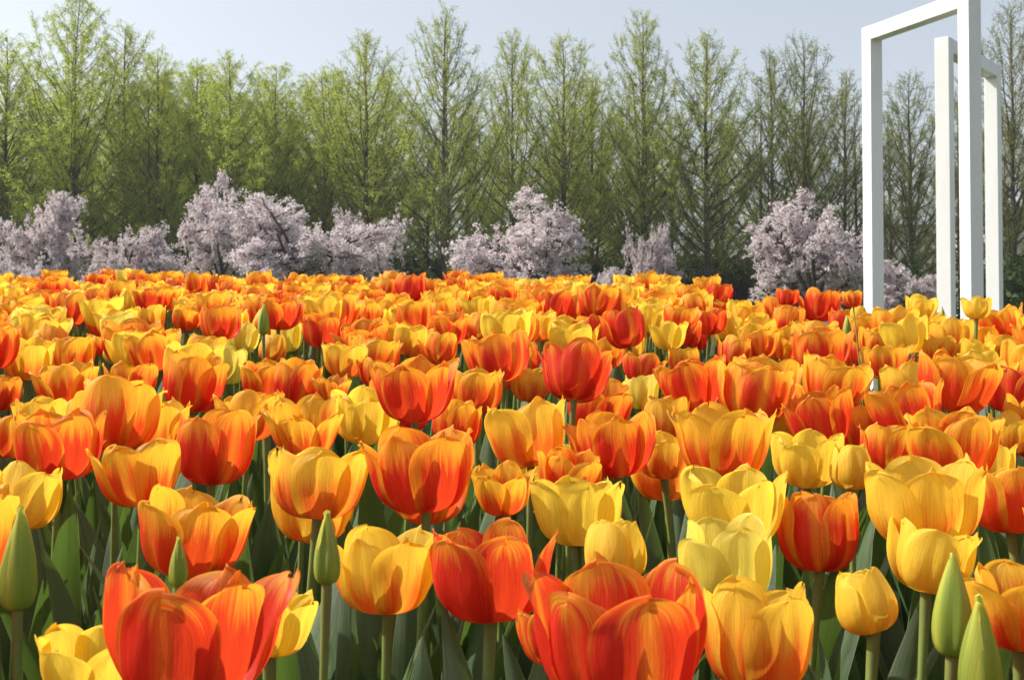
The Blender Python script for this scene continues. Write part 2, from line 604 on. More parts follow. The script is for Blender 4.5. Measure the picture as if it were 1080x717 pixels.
def leaf_points(nt_, nu, seed):
    r_ = np.random.default_rng(seed)
    L = r_.uniform(0.28, 0.37)
    Wd = r_.uniform(0.017, 0.028)
    t = np.linspace(0, 1, nt_)
    a0, a1 = r_.uniform(0.03, 0.16), r_.uniform(0.10, 0.65)
    ang = a0 + (a1 - a0) * t ** 1.8
    ds = L / (nt_ - 1)
    x = 0.006 + np.concatenate([[0], np.cumsum(np.sin(ang[:-1]) * ds)])
    z = np.concatenate([[0], np.cumsum(np.cos(ang[:-1]) * ds)])
    w = Wd * (0.32 + 0.68 * np.sin(math.pi * np.clip(t / 0.84, 0, 1)) ** 0.9 * (t < 0.42) + 0.68 * (t >= 0.42))
    w = np.where(t >= 0.42, Wd * np.clip((1 - t) / 0.58, 0, 1) ** 0.72, w)
    w = np.maximum(w, 0.0004)
    u = np.linspace(-1, 1, nu)
    fold = r_.uniform(0.5, 0.85) * (1 - 0.55 * t)
    tw = r_.uniform(-0.9, 0.9) * t ** 1.5
    lx = -(np.abs(u)[None, :] ** 1.6) * (w * fold)[:, None]
    ph = r_.uniform(0, 6.28)
    lx = lx + 0.0035 * np.sin(t * 11 + ph)[:, None] * (np.abs(u) ** 2)[None, :] * np.sign(u)[None, :] * np.sin(math.pi * t)[:, None]
    ly = u[None, :] * w[:, None] * (1 - 0.22 * fold)[:, None]
    nx, nz = np.cos(ang)[:, None], -np.sin(ang)[:, None]
    c, s = np.cos(tw)[:, None], np.sin(tw)[:, None]
    lx, ly = lx * c - ly * s, lx * s + ly * c
    X = x[:, None] - lx * 0 + lx * nx * -1
    Z = z[:, None] - lx * nz
    side = r_.normal(0, 0.035) * t ** 2
    Pn = np.stack([X, ly + side[:, None], Z], -1)
    uv = np.stack([np.repeat(u[None, :], nt_, 0), np.repeat(t[:, None], nu, 1)], -1)
    return Pn, uv


LEAVES, LEAVES_MB, LEAF_TOP = [], [], []
for s in range(12):
    m = MB()
    m.grid(*[leaf_points(20, 9, 300 + s)[0]], 0, leaf_points(20, 9, 300 + s)[1])
    LEAVES.append(m.mesh('leaf', [MAT_LEAF]))
    m = MB()
    a, b = leaf_points(9, 5, 300 + s)
    m.grid(a, 0, b)
    LEAVES_MB.append(m)
    LEAF_TOP.append(float(a[..., 2].max()))

STEM_H = 0.40


def stem_mb(seed, sides):
    r_ = np.random.default_rng(seed)
    t = np.linspace(0, 1, 9)
    bx, by = r_.normal(0, 0.006, 2)
    pts = np.stack([bx * np.sin(math.pi * t), by * np.sin(math.pi * t), t * STEM_H], 1)
    m = MB()
    m.tube(pts, 0.0029 - 0.0006 * t + 0.0010 * np.clip(t - 0.97, 0, 1) / 0.03, sides)
    return m


STEMS = [stem_mb(70 + s, 9).mesh('stem', [MAT_STEM]) for s in range(4)]
STEM_MBS = [stem_mb(70 + s, 5) for s in range(4)]

# ------------------------------------------------------------------ tulips: where they stand
# x, y of the head's centre and its width in the photograph; colour; shape; label
R_, O_, G_, Y_, P_ = 'R', 'O', 'G', 'Y', 'P'
HEROES = [
    (195, 664, 206, R_, 'wide0', 'largest red-orange tulip, wide open with loose petals, at the lower left corner'),
    (284, 655, 96, Y_, 'open0', 'bright yellow tulip half hidden behind the right side of the largest red tulip'),
    (88, 700, 100, Y_, 'open2', 'yellow tulip peeking out under the left petals of the largest red tulip'),
    (198, 560, 122, O_, 'cup3', 'orange tulip with golden petals and a green bud tip before it'),
    (22, 522, 76, Y_, 'cup0', 'deep yellow tulip at the left edge behind a tall green bud'),
    (152, 497, 98, O_, 'open0', 'orange and gold cup tulip lower left of a redder one, at left'),
    (224, 470, 88, R_, 'cup0', 'red tulip touching the upper right of the orange and gold cup'),
    (62, 468, 92, R_, 'cup1', 'red-orange tulip directly above the deep yellow tulip at the left edge'),
    (335, 508, 106, G_, 'open2', 'golden tulip with orange flames left of the big orange-red cup'),
    (450, 493, 120, R_, 'cup3', 'big orange-red cup tulip left of the middle, above two golden and red front cups'),
    (410, 600, 118, G_, 'cup3', 'golden orange-based tulip overlapped by the large red cup on its right'),
    (518, 602, 136, R_, 'cup3', 'large red-orange cup tulip on a pale green stem at the bottom middle'),
    (530, 516, 72, O_, 'open1', 'small orange tulip between the big orange-red cup and a light yellow tulip'),
    (560, 456, 95, G_, 'cup3', 'golden yellow round tulip left of a red one, above the middle'),
    (652, 467, 94, R_, 'cup3', 'orange-red tulip just right of the golden yellow round one, above the middle'),
    (608, 538, 98, Y_, 'open2', 'light yellow open tulip just above and left of a closed yellow one'),
    (648, 580, 66, Y_, 'egg1', 'small closed yellow tulip just below the light yellow open one'),
    (660, 672, 196, R_, 'open2', 'huge red-orange tulip cut off by the bottom edge, right of the middle'),
    (588, 668, 78, R_, 'cup1', 'low dark red tulip showing only behind the huge red-orange one'),
    (765, 466, 114, O_, 'open1', 'tall golden orange tulip right of the middle, above a large pure yellow one'),
    (852, 484, 72, Y_, 'cup1', 'rounded yellow tulip just right of the tall golden orange one'),
    (898, 491, 48, Y_, 'egg1', 'narrow closed yellow tulip touching the right side of the rounded yellow one'),
    (935, 470, 62, O_, 'cup1', 'orange-yellow tulip standing over the narrow yellow tulip'),
    (1003, 468, 100, O_, 'cup3', 'broad orange frilled tulip just behind the big flamed cup at right'),
    (772, 535, 116, Y_, 'open0', 'large pure yellow tulip under the tall golden orange tulip'),
    (865, 560, 86, R_, 'cup2', 'round red-orange cup tulip between yellow tulips at the lower right'),
    (978, 530, 126, G_, 'open2', 'big cup tulip, yellow above and red below, in front at right'),
    (1065, 526, 88, O_, 'cup1', 'orange tulip tucked behind the right side of the big flamed cup'),
    (765, 593, 102, P_, 'cup0', 'pale lemon tulip directly above the large golden orange one at the bottom'),
    (922, 632, 66, Y_, 'egg1', 'small closed ochre yellow tulip low among dark leaves at lower right'),
    (977, 586, 92, Y_, 'cup1', 'shaded yellow tulip below and behind the big flamed cup'),
    (800, 668, 124, G_, 'cup0', 'large golden orange tulip cut by the bottom edge beside the huge red one'),
    (1075, 640, 118, O_, 'open0', 'orange and gold tulip cut by the right edge above a green bud'),
    (75, 326, 38, O_, 'cup2', ''), (29, 378, 54, G_, 'cup1', ''), (79, 373, 50, O_, 'cup1', ''), (108, 362, 34, R_, 'open1', ''),
    (122, 369, 27, P_, 'egg1', ''), (165, 369, 61, O_, 'open0', ''), (201, 402, 68, R_, 'cup0', ''), (238, 384, 42, P_, 'cup2', ''),
    (75, 405, 67, O_, 'cup3', ''), (137, 404, 60, O_, 'open0', ''), (122, 438, 95, O_, 'cup1', ''), (-2, 413, 42, R_, 'cup0', ''),
    (45, 440, 62, G_, 'cup3', ''), (234, 340, 46, R_, 'cup1', ''), (255, 356, 34, P_, 'cup0', ''), (160, 335, 31, G_, 'cup0', ''),
    (196, 335, 33, O_, 'cup1', ''), (211, 299, 34, O_, 'open0', ''), (30, 304, 28, R_, 'cup0', ''), (105, 315, 23, O_, 'cup2', ''),
    (138, 318, 32, Y_, 'cup0', ''), (341, 348, 46, R_, 'cup1', ''), (303, 355, 33, P_, 'cup2', ''), (285, 366, 30, G_, 'egg1', ''),
    (386, 331, 37, O_, 'open0', ''), (432, 304, 36, R_, 'cup0', ''), (440, 334, 48, O_, 'open0', ''), (430, 357, 42, G_, 'cup1', ''),
    (310, 402, 50, R_, 'cup2', ''), (365, 378, 52, G_, 'cup3', ''), (350, 410, 42, O_, 'open1', ''), (438, 410, 94, R_, 'open0', ''),
    (502, 412, 62, O_, 'cup1', ''), (530, 375, 68, R_, 'cup1', ''), (322, 450, 84, O_, 'open1', ''), (387, 438, 72, Y_, 'cup1', ''),
    (465, 367, 43, O_, 'cup3', ''), (473, 323, 26, O_, 'cup2', ''), (505, 325, 36, Y_, 'open2', ''), (505, 346, 40, O_, 'cup3', ''),
    (605, 392, 84, R_, 'open1', ''), (585, 323, 44, R_, 'cup1', ''), (573, 343, 40, G_, 'cup1', ''), (632, 347, 48, R_, 'cup3', ''),
    (668, 364, 26, Y_, 'cup2', ''), (706, 353, 43, Y_, 'open1', ''), (675, 388, 45, R_, 'cup3', ''), (735, 404, 78, R_, 'open0', ''),
    (675, 413, 40, P_, 'cup0', ''), (772, 345, 36, Y_, 'open1', ''), (748, 338, 40, R_, 'cup3', ''), (748, 301, 31, O_, 'cup3', ''),
    (757, 310, 31, R_, 'cup1', ''), (586, 300, 18, R_, 'cup0', ''), (653, 311, 28, R_, 'cup1', ''), (678, 303, 22, R_, 'cup0', ''),
    (704, 300, 28, O_, 'cup1', ''), (773, 371, 37, O_, 'cup0', ''), (801, 362, 42, O_, 'open0', ''), (792, 413, 80, O_, 'cup1', ''),
    (865, 321, 48, R_, 'cup3', ''), (876, 402, 78, O_, 'cup3', ''), (866, 368, 65, R_, 'cup3', ''), (873, 440, 74, R_, 'cup1', ''),
    (1003, 402, 88, O_, 'open0', ''), (957, 404, 54, G_, 'cup1', ''), (960, 432, 84, R_, 'open0', ''), (1030, 325, 31, Y_, 'open2', ''),
    (1060, 340, 50, O_, 'open0', ''), (958, 353, 54, Y_, 'cup3', ''), (1003, 353, 46, G_, 'cup1', ''), (943, 341, 50, G_, 'cup3', ''),
    (935, 381, 52, O_, 'open0', ''), (970, 323, 34, Y_, 'cup3', ''), (1066, 410, 62, R_, 'cup1', ''), (1070, 456, 56, G_, 'open1', ''),
    (1028, 372, 38, Y_, 'cup1', ''), (1056, 366, 40, G_, 'cup1', ''), (825, 361, 38, O_, 'cup1', ''), (830, 313, 23, R_, 'cup1', ''),
    (900, 315, 22, O_, 'cup1', ''), (907, 331, 18, Y_, 'egg1', ''), (905, 452, 56, O_, 'cup1', ''), (700, 440, 48, G_, 'cup2', ''),
    (262, 438, 70, O_, 'cup3', ''), (18, 458, 60, O_, 'cup1', ''), (480, 447, 52, O_, 'cup2', ''), (600, 500, 66, O_, 'cup1', ''),
    (700, 480, 60, G_, 'cup1', ''), (820, 440, 50, Y_, 'cup2', ''), (1040, 490, 60, Y_, 'cup1', ''), (280, 430, 46, R_, 'cup1', ''),
    (915, 346, 44, O_, 'cup3', ''), (978, 346, 40, G_, 'cup1', ''), (1028, 352, 42, Y_, 'cup3', ''), (1046, 356, 42, O_, 'cup1', ''), (890, 340, 40, R_, 'cup3', ''),
    (990, 370, 46, O_, 'cup3', ''), (1032, 388, 48, Y_, 'cup3', ''), (925, 362, 42, O_, 'cup1', ''),
    (1046, 398, 54, G_, 'cup3', ''),
    (722, 380, 36, O_, 'cup1', ''), (395, 392, 40, O_, 'cup3', ''), (560, 405, 46, G_, 'cup1', ''), (640, 372, 40, O_, 'cup1', ''),
]
# buds: x, y of the middle, height in the photograph, depth, label
BUDS = [
    (19, 590, 101, 0.60, 'tall closed green bud on a thick stem at the left edge'),
    (188, 592, 50, 0.53, 'green bud tip rising behind the largest red-orange tulip'),
    (345, 577, 74, 0.52, 'slim yellow-green bud left of the golden tulip at the bottom middle'),
    (1004, 638, 102, 0.53, 'taller of two green buds side by side at the lower right'),
    (1034, 690, 112, 0.48, 'lower green bud in front of the taller one at the lower right corner'),
    (38, 347, 26, 1.95, 'small greenish bud among the far orange tulips near the left edge'),
    (278, 337, 31, 1.90, 'slim green bud standing clear among the pale yellow tulips'),
    (893, 348, 30, 1.95, 'slanting green bud near the white posts, under a scarlet cup'),
    (994, 333, 18, 2.35, 'tiny green bud tip between two white posts'),
]

COLOUR_WORDS = {'R': 'red-orange', 'O': 'orange', 'G': 'golden yellow, orange-flushed', 'Y': 'yellow', 'P': 'pale greenish yellow'}
FORM_WORDS = {'cup': 'rounded', 'ope': 'open', 'wid': 'wide open', 'egg': 'closed'}
GROUP = 'tulips of the flower bed'
BUD_GROUP = 'green tulip buds'

plants = []                   # head position, width px, colour, shape, label, scale
for px, py, w, colr, shape, label in HEROES:
    zc, zw = 182.0 / max(py - 255.0, 38), 0.074 * F / w
    Y = min(max(math.sqrt(zc * zw), zc * 0.82), zc * 1.22)
    p = at(px, py, Y)
    ex = bed_edge(p.x)
    if Y > ex:
        Y = ex
        p = at(px, py, Y)
    plants.append([p, w, colr, shape, label, w * Y / F / HEAD_D[shape]])

# the rest of the bed, behind and between the ones read off the photograph
hero_boxes = [(p[0].y, *project(p[0]), p[1]) for p in plants]
pts = [(p[0].x, p[0].y) for p in plants]
fill, outside = [], []
cells = list(np.linspace(0.42, 4.1, 2600))
random.shuffle(cells)
shapes_fill = ['cup0', 'cup1', 'cup2', 'cup3', 'cup1', 'cup3', 'open0', 'open2', 'egg1']
for tries in range(30000):
    y = math.sqrt(random.uniform(0.40 ** 2, 4.05 ** 2))
    x = random.uniform(-0.43 * y - 1.0, 0.43 * y + 1.0)
    if y > bed_edge(x) - 0.02:
        continue
    low = 0.085 if y > bed_edge(x, PLANTED) else 0.0          # the bed's right flank falls away
    inside = abs(x) < 0.43 * y + 0.02
    if inside and y < 0.86:
        continue
    dmin = 0.078 if y < 2.2 else 0.074
    if any((x - a) ** 2 + (y - b) ** 2 < dmin * dmin for a, b in pts):
        continue
    z = CAM_Z - 0.14 + SLOPE * y + random.gauss(0, 0.014) - low - (0.03 if y < 1.35 else 0.0)
    q = Vector((x, y, z))
    if inside:
        px, py = project(q)
        wpx = 0.072 * F / y
        if any(hy > y and hw > 30 and abs(px - hx) < (wpx + hw) * 0.30 and abs(py - hyy) < (wpx + hw) * 0.28 for hy, hx, hyy, hw in hero_boxes):
            continue
    pts.append((x, y))
    colr = random.choices('ROGYP', (31, 36, 17, 13, 3))[0]
    shape = random.choice(shapes_fill)
    if colr == 'P':
        shape = random.choice(['egg1', 'cup2', 'cup0'])
    s = random.gauss(0.072, 0.006) / 0.072 * (0.070 / HEAD_D['cup1'])
    (fill if inside else outside).append([q, s * HEAD_D[shape] * F / y, colr, shape, '', s])
fill.sort(key=lambda p: p[0].y)
n_indiv = 300 - len(BUDS)
room = max(n_indiv - len(plants), 0)
far_rest = fill[room:]
plants += fill[:room]
print('tulips', len(plants), 'mass', len(far_rest), 'outside', len(outside))


def add_leaves(root, n, near, hz):
    a0 = random.uniform(0, 6.28)
    for k in range(n):
        i = random.randrange(len(LEAVES))
        o = put('leaf', LEAVES[i], root)
        s = random.uniform(0.95, 1.30) if near else random.uniform(0.85, 1.12)
        s = min(s, hz * random.uniform(0.80, 1.02) / LEAF_TOP[i])
        o.scale = (s, s * random.uniform(0.95, 1.4), s)
        o.rotation_euler = (random.gauss(0, 0.05), random.gauss(0, 0.05), a0 + k * 6.28 / n + random.gauss(0, 0.35))
        o.location = (random.gauss(0, 0.006), random.gauss(0, 0.006), 0)


def add_stem(root, head_z, tx, ty, thick):
    o = put('stem', random.choice(STEMS), root)
    k = head_z / STEM_H
    o.rotation_euler = (-math.atan2(ty, head_z), math.atan2(tx, head_z), 0)
    o.scale = (thick, thick, k * math.sqrt(1 + (tx * tx + ty * ty) / head_z ** 2))


used = set()
COARSE_MESH = {}


def place_words(p):
    px, py = project(p)
    return f'{min(max(px / W * 100, 0.3), 99.7):.0f}% across, {py / H * 100:.0f}% down the photo'


def auto_label(kind_words, p):
    lab = f'{kind_words} tulip at {place_words(p)}'
    px, py = project(p)
    if lab in used:
        lab = f'{kind_words} tulip at {px / W * 100:.1f}% across, {py / H * 100:.1f}% down the photo'
    used.add(lab)
    return lab


def make_tulip(p, w, colr, shape, label, s):
    hz = p.z - HEAD_MID[shape] * s - soil_z(p.y)            # foot of the flower above the soil
    tx, ty = random.gauss(0, 0.016), random.gauss(0, 0.012)
    lab = label or auto_label(('large ' if w > 85 else 'small ' if w < 36 else '') + COLOUR_WORDS[colr] + ' ' + FORM_WORDS[shape[:3]], p)
    k = 0.35 if w > 110 else 1.0
    tilt = Euler((random.gauss(0, 0.11) * k - ty * 2.0, random.gauss(0, 0.13) * k + tx * 2.0, random.uniform(0, 6.28)), 'XYZ')
    rf = random.random()
    if w < 30:                                          # too small to show its parts
        key = (shape, colr)
        if key not in COARSE_MESH:
            mb = MB()
            mb.merge(COARSE[shape], Matrix.Identity(4), {0: 0})
            mb.merge(STEM_MBS[len(COARSE_MESH) % 4], Matrix.Translation((0, 0, -STEM_H)), {0: 1})
            COARSE_MESH[key] = mb.mesh('tulip', [MAT_PETAL[colr], MAT_STEM])
        o = put('tulip', COARSE_MESH[key])
        o.location = (p.x, p.y, soil_z(p.y) + hz)
        o.rotation_euler = (tilt.x * 0.6, tilt.y * 0.6, tilt.z)
        o.scale = (s, s, s)
        o.color = (rf, random.random(), 0.5, 1)
        tag(o, lab, 'tulip', GROUP)
        return
    root = thing('tulip', (p.x - tx, p.y - ty, soil_z(p.y)), lab, 'tulip', GROUP)
    add_stem(root, hz + 0.003, tx, ty, 1.0 if w < 130 else 1.1)
    add_leaves(root, 8 if p.y < 1.1 else 5 if p.y < 1.6 else 3, p.y < 1.15, hz)
    for me in FINE[shape]:
        o = put('petal', me, root, MAT_PETAL[colr])
        o.location = (tx, ty, hz)
        o.rotation_euler = tilt
        o.scale = (s, s, s)
        o.color = (rf, random.random(), 0.5, 1)


for p in plants:
    make_tulip(*p)

for px, py, hpx, Y, label in BUDS:
    p = at(px, py, Y)
    s = hpx * Y / F / 0.057
    hz = p.z - 0.029 * s - soil_z(p.y)
    root = thing('tulip_bud', (p.x, p.y, soil_z(p.y)), label, 'tulip bud', BUD_GROUP)
    add_stem(root, hz + 0.002, 0, 0, 0.85 if s > 0.6 else 0.7)
    add_leaves(root, 3, False, hz)
    rz = random.uniform(0, 6.28)
    for me in random.choice(BUD_FINE):
        o = put('petal', me, root)
        o.location = (0, 0, hz)
        o.rotation_euler = (random.gauss(0, 0.015), random.gauss(0, 0.015), rz)
        o.scale = (s * 0.92, s * 0.92, s)

# everything past the 300 that show largest, and the bed beyond the frame: one mass
mass = MB()
order = list('ROGYP')
for p, w, colr, shape, _, s in far_rest + outside:
    hz = p.z - HEAD_MID[shape] * s
    Mx = Matrix.Translation((p.x, p.y, hz)) @ Euler((random.gauss(0, .08), random.gauss(0, .08), random.uniform(0, 6.28))).to_matrix().to_4x4() @ Matrix.Scale(s, 4)
    mass.merge(COARSE[shape], Mx, {0: order.index(colr)})
    gz = soil_z(p.y)
    k = (hz - gz) / STEM_H
    mass.merge(random.choice(STEM_MBS), Matrix.Translation((p.x, p.y, gz)) @ Matrix.Diagonal((1, 1, k, 1)), {0: 5})
    for _k in range(3):
        mass.merge(random.choice(LEAVES_MB), Matrix.Translation((p.x, p.y, gz)) @ Matrix.Rotation(random.uniform(0, 6.28), 4, 'Z') @ Matrix.Scale(random.uniform(.8, 1.05), 4), {0: 6})
o = mass.build('tulip_mass', [MAT_PETAL[c] for c in order] + [MAT_STEM, MAT_LEAF])
o.color = (0.5, 0.4, 0.5, 1)
tag(o, 'far edge of the tulip bed, small heads merging into one band', 'tulips', kind='stuff')

# ------------------------------------------------------------------ white frames
def white_frame(pl, pr, height, a, label):
    """Portal of square section: two posts on the ground and a beam across."""
    pl, pr = Vector(pl), Vector(pr)
    d = (pr - pl)
    d.z = 0
    L = d.length
    d.normalize()
    n = Vector((-d.y, d.x, 0))
    z0 = min(ground_z(0, pl.y), ground_z(0, pr.y)) - 0.3
    root = thing('white_frame', (pl.x, pl.y, z0), label, 'frame', 'white portal frames')
    h = height - z0
    for c in (0.0, L):
        m = MB()
        m.box((0, 0, h / 2), np.array(d) * a / 2, np.array(n) * a / 2, (0, 0, h / 2))
        o = m.build('post', MAT_WHITE, root, smooth=False)
        o.location = d * c
    m = MB()
    m.box((0, 0, 0), np.array(d) * (L - a) / 2, np.array(n) * a / 2 * 0.985, (0, 0, a / 2 * 0.985))
    o = m.build('beam', MAT_WHITE, root, smooth=False)
    o.location = d * (L / 2) + Vector((0, 0, h - a / 2 - 0.001))
    for o in root.children:
        b = o.modifiers.new('ease', 'BEVEL')
        b.width = 0.006
        b.segments = 2
    return root


def ground_at(px, Y):
    q = at(px, 300, Y)
    return (q.x, Y, 0)


white_frame(ground_at(921.5, 12.3), ground_at(1025, 11.0), at(1026, -8.5, 11.0).z, 0.142,
            'larger white portal frame, top bar running out of the picture')
white_frame(ground_at(998, 12.9), ground_at(1049, 14.2), at(998, 41, 12.9).z, 0.150,
            'smaller white portal frame standing behind the larger one, seen through its opening')

# ------------------------------------------------------------------ trees
def leaf_quads(m, C, D, length, width, mi, r_):
    """A small pointed leaf spray at each point C along direction D."""
    n = len(C)
    D = D / (np.linalg.norm(D, axis=1, keepdims=True) + 1e-9)
    S = np.cross(D, r_.normal(size=(n, 3)))
    S /= np.linalg.norm(S, axis=1, keepdims=True) + 1e-9
    l, w = length[:, None], width[:, None]
    V = np.stack([C, C + D * l * 0.45 + S * w, C + D * l, C + D * l * 0.5 - S * w], 1).reshape(-1, 3)
    m.raw(V, np.arange(n * 4).reshape(-1, 4), mi)


def conifer(seed, height, radius, density, low, droop):
    """Straight-trunked conifer coming into leaf: trunk, ascending branches, twigs with sprays of needles."""
    r_ = np.random.default_rng(seed)
    trunk, limbs, crown = MB(), MB(), MB()
    t = np.linspace(0, 1, 14)
    bx, by = r_.normal(0, 0.10, 2)
    tp = np.stack([bx * np.sin(t * 3) + 0.03 * np.sin(t * 17 + seed), by * np.sin(t * 2.5), t * height], 1)
    tr = 0.016 * height * (1 - t) ** 0.9 * 0.62 + 0.012
    tr[0] *= 1.35
    trunk.tube(tp, tr, 8)
    if r_.random() < 0.45:                      # some fork low down
        k = r_.integers(2, 4)
        q = np.linspace(0, 1, 10)
        ex, ey = r_.uniform(0.3, 0.6) * r_.choice([-1, 1]), r_.normal(0, 0.2)
        top = height * r_.uniform(0.80, 0.93)
        fp = np.stack([tp[k, 0] + ex * np.minimum(q * 3, 1) ** 0.8, tp[k, 1] + ey * q, tp[k, 2] + (top - tp[k, 2]) * q], 1)
        trunk.tube(fp, tr[k] * 0.65 * (1 - q) ** 0.9 + 0.01, 6)
    nb = int(92 * (0.8 + 0.2 * density))
    for i in range(nb):
        h = low + (0.985 - low) * (i + r_.random()) / nb
        prof = min(1.0, ((1 - h) / 0.62) ** 0.78) * (0.70 + 0.30 * min(1.0, h / 0.25))
        L = radius * prof * r_.uniform(0.7, 1.3) * 2.2 + 0.2
        az = i * 2.399 + r_.normal(0, 0.5)
        el0 = r_.uniform(0.42, 0.90) + 0.30 * h
        el1 = el0 + r_.uniform(0.35, 0.75) - 0.8 * droop
        q = np.linspace(0, 1, 6)
        el = el0 + (el1 - el0) * q
        azs = az + r_.normal(0, 0.30) * q
        st = L / 5
        base = np.array([np.interp(h, t, tp[:, 0]), np.interp(h, t, tp[:, 1]), h * height])
        dirs = np.stack([np.cos(el) * np.cos(azs), np.cos(el) * np.sin(azs), np.sin(el)], 1)
        bp = base + np.concatenate([[np.zeros(3)], np.cumsum(dirs[:-1] * st + r_.normal(0, 0.045 * L / 3, (5, 3)), 0)])
        br = (0.006 + 0.0085 * L * (1 - h * 0.5)) * (1 - q * 0.82)
        limbs.tube(bp, br, 4)
        ntw = max(4, int(L * 5.5))
        for j in range(ntw):
            f = r_.uniform(0.12, 1.0)
            o = np.array([np.interp(f, q, bp[:, a]) for a in range(3)])
            d = dirs[min(int(f * 5), 5)] + r_.normal(0, 0.55, 3) + np.array([0, 0, -0.45 * droop])
            d /= np.linalg.norm(d)
            l = r_.uniform(0.35, 1.0) * (1.1 - 0.4 * f) * (0.6 + 0.4 * prof)
            e1 = o + d * l * 0.55 + np.array([0, 0, 0.04 - 0.10 * droop])
            e2 = o + d * l + np.array([0, 0, 0.06 - 0.35 * droop])
            limbs.tube([o, e1, e2], [0.008, 0.006, 0.003], 3)
            k = max(1, int(density * 34 * l))
            g = r_.random(k)
            C = o + (e2 - o) * g[:, None] + r_.normal(0, 0.05, (k, 3))
            Dd = d[None] * 0.5 + r_.normal(0, 0.6, (k, 3)) + np.array([0, 0, -0.15 - 0.9 * droop])
            leaf_quads(crown, C, Dd, r_.uniform(0.05, 0.13, k), r_.uniform(0.009, 0.018, k), 0, r_)
    return trunk, limbs, crown


def tree_meshes(*a, mat):
    tk, lb, cr = conifer(*a)
    return tk.mesh('trunk', [MAT_BARK]), lb.mesh('branches', [MAT_TWIG]), cr.mesh('crown', [mat], smooth=False), a[1]


# green, drooping and dense at the left; olive in the middle; barer and browner at the right
TREES = {
    'green': [tree_meshes(s, 14.0, 2.3, 2.0, 0.12, 0.55, mat=MAT_NEEDLE_GREEN) for s in (11, 12, 13)],
    'olive': [tree_meshes(s, 14.5, 2.15, 1.5, 0.14, 0.10, mat=MAT_NEEDLE_OLIVE) for s in (21, 22, 23)],
    'bare': [tree_meshes(s, 13.5, 2.15, 1.05, 0.10, 0.05, mat=MAT_NEEDLE_BROWN) for s in (31, 32)],
}
FRONT = [  # x, top y, depth, kind, label
    (-150, 46, 55, 'green', 'green tree two places beyond the left edge'),
    (-95, 58, 57, 'green', 'green tree one place beyond the left edge'),
    (1182, 44, 57, 'bare', 'sparse tree two places beyond the right edge'),
    (-38, 40, 54, 'green', 'drooping green tree at the very left edge, mostly outside the picture'),
    (8, 38, 56, 'green', 'drooping green tree above the leftmost cherry'),
    (88, -6, 54, 'green', 'tallest green tree on the left, its top reaching the picture edge'),
    (134, 30, 58, 'olive', 'thin brownish-topped tree right beside the tallest left tree'),
    (166, 60, 55, 'green', 'soft green tree between the tallest left tree and the tall cherry'),
    (205, 66, 58, 'green', 'slim pale green tree rising behind the tall cherry, left side'),
    (242, 60, 54, 'green', 'round-topped green tree straight above the tall cherry'),
    (292, 72, 56, 'green', 'low green tree over the broad cherry, left of the brown-topped tree'),
    (338, 78, 58, 'green', 'green tree with spreading low limbs over the right of the broad cherry'),
    (386, 38, 54, 'olive', 'brown-topped tree at the right end of the green trees'),
    (472, 14, 52, 'olive', 'tall dark-trunked tree standing alone in the middle with clear sky either side'),
    (540, 38, 56, 'olive', 'narrow olive tree just right of the tall dark-trunked one'),
    (592, 42, 54, 'olive', 'twin-stemmed olive tree above the middle cherry'),
    (624, 78, 58, 'olive', 'short olive tree in the dip between two taller ones'),
    (678, 18, 54, 'olive', 'tall spire-shaped tree above the small cherry'),
    (748, 40, 53, 'olive', 'full tree with a dark trunk and fan of low branches, left of the pink cherry'),
    (812, 60, 56, 'bare', 'first of two sparse trees behind the pink cherry'),
    (848, 46, 55, 'bare', 'taller sparse tree behind the pink cherry, its top above the others near'),
    (892, 82, 57, 'bare', 'short sparse tree just left of the larger white frame'),
    (958, 82, 54, 'bare', 'bare spreading tree seen through the larger white frame'),
    (1012, 96, 57, 'bare', 'bare tree partly hidden behind the white posts'),
    (1066, 8, 53, 'bare', 'tall dark tree at the right edge beyond the white frames'),
    (1125, 60, 55, 'bare', 'sparse tree just beyond the right edge'),
]
BACK = []
r_ = random.Random(5)
for i, x in enumerate(range(-20, 1100, 46)):
    xx = x + r_.uniform(-10, 10)
    kind = 'green' if xx < 430 else ('olive' if xx < 800 else 'bare')
    if xx < 800 or i % 2:
        BACK.append((xx, r_.uniform(72, 102) if xx < 430 else r_.uniform(98, 135), r_.uniform(63, 70), kind, ''))
for i, x in enumerate(range(-10, 480, 84)):
    xx = x + r_.uniform(-14, 14)
    BACK.append((xx, r_.uniform(120, 160), r_.uniform(72, 80), 'green' if xx < 460 else 'olive', ''))
BACK_WORD = {'green': 'blurred green tree', 'olive': 'thin olive tree', 'bare': 'faint bare tree'}
for i, (px, top, Y, kind, label) in enumerate(FRONT + BACK):
    tk, lb, cr, h0 = TREES[kind][i % len(TREES[kind])]
    q = at(px, top, Y)
    gz = ground_z(q.x, Y) - 0.05
    k = (q.z - gz) / h0
    kx = k * r_.uniform(0.95, 1.25) * (1.0 if top > 20 else 0.92)
    lab = label or f'{BACK_WORD[kind]} in the {"second" if Y < 71 else "third"} row behind, {min(max(px / W * 100, 0.5), 99):.1f}% across the photo'
    root = thing('conifer_tree', (q.x, Y, gz), lab, 'tree', 'trees of the front row' if label else 'trees behind the front row', r_.uniform(0, 6.28))
    root.scale = (kx, kx, k)
    for nm, me in (('trunk', tk), ('branches', lb), ('crown', cr)):
        put(nm, me, root)


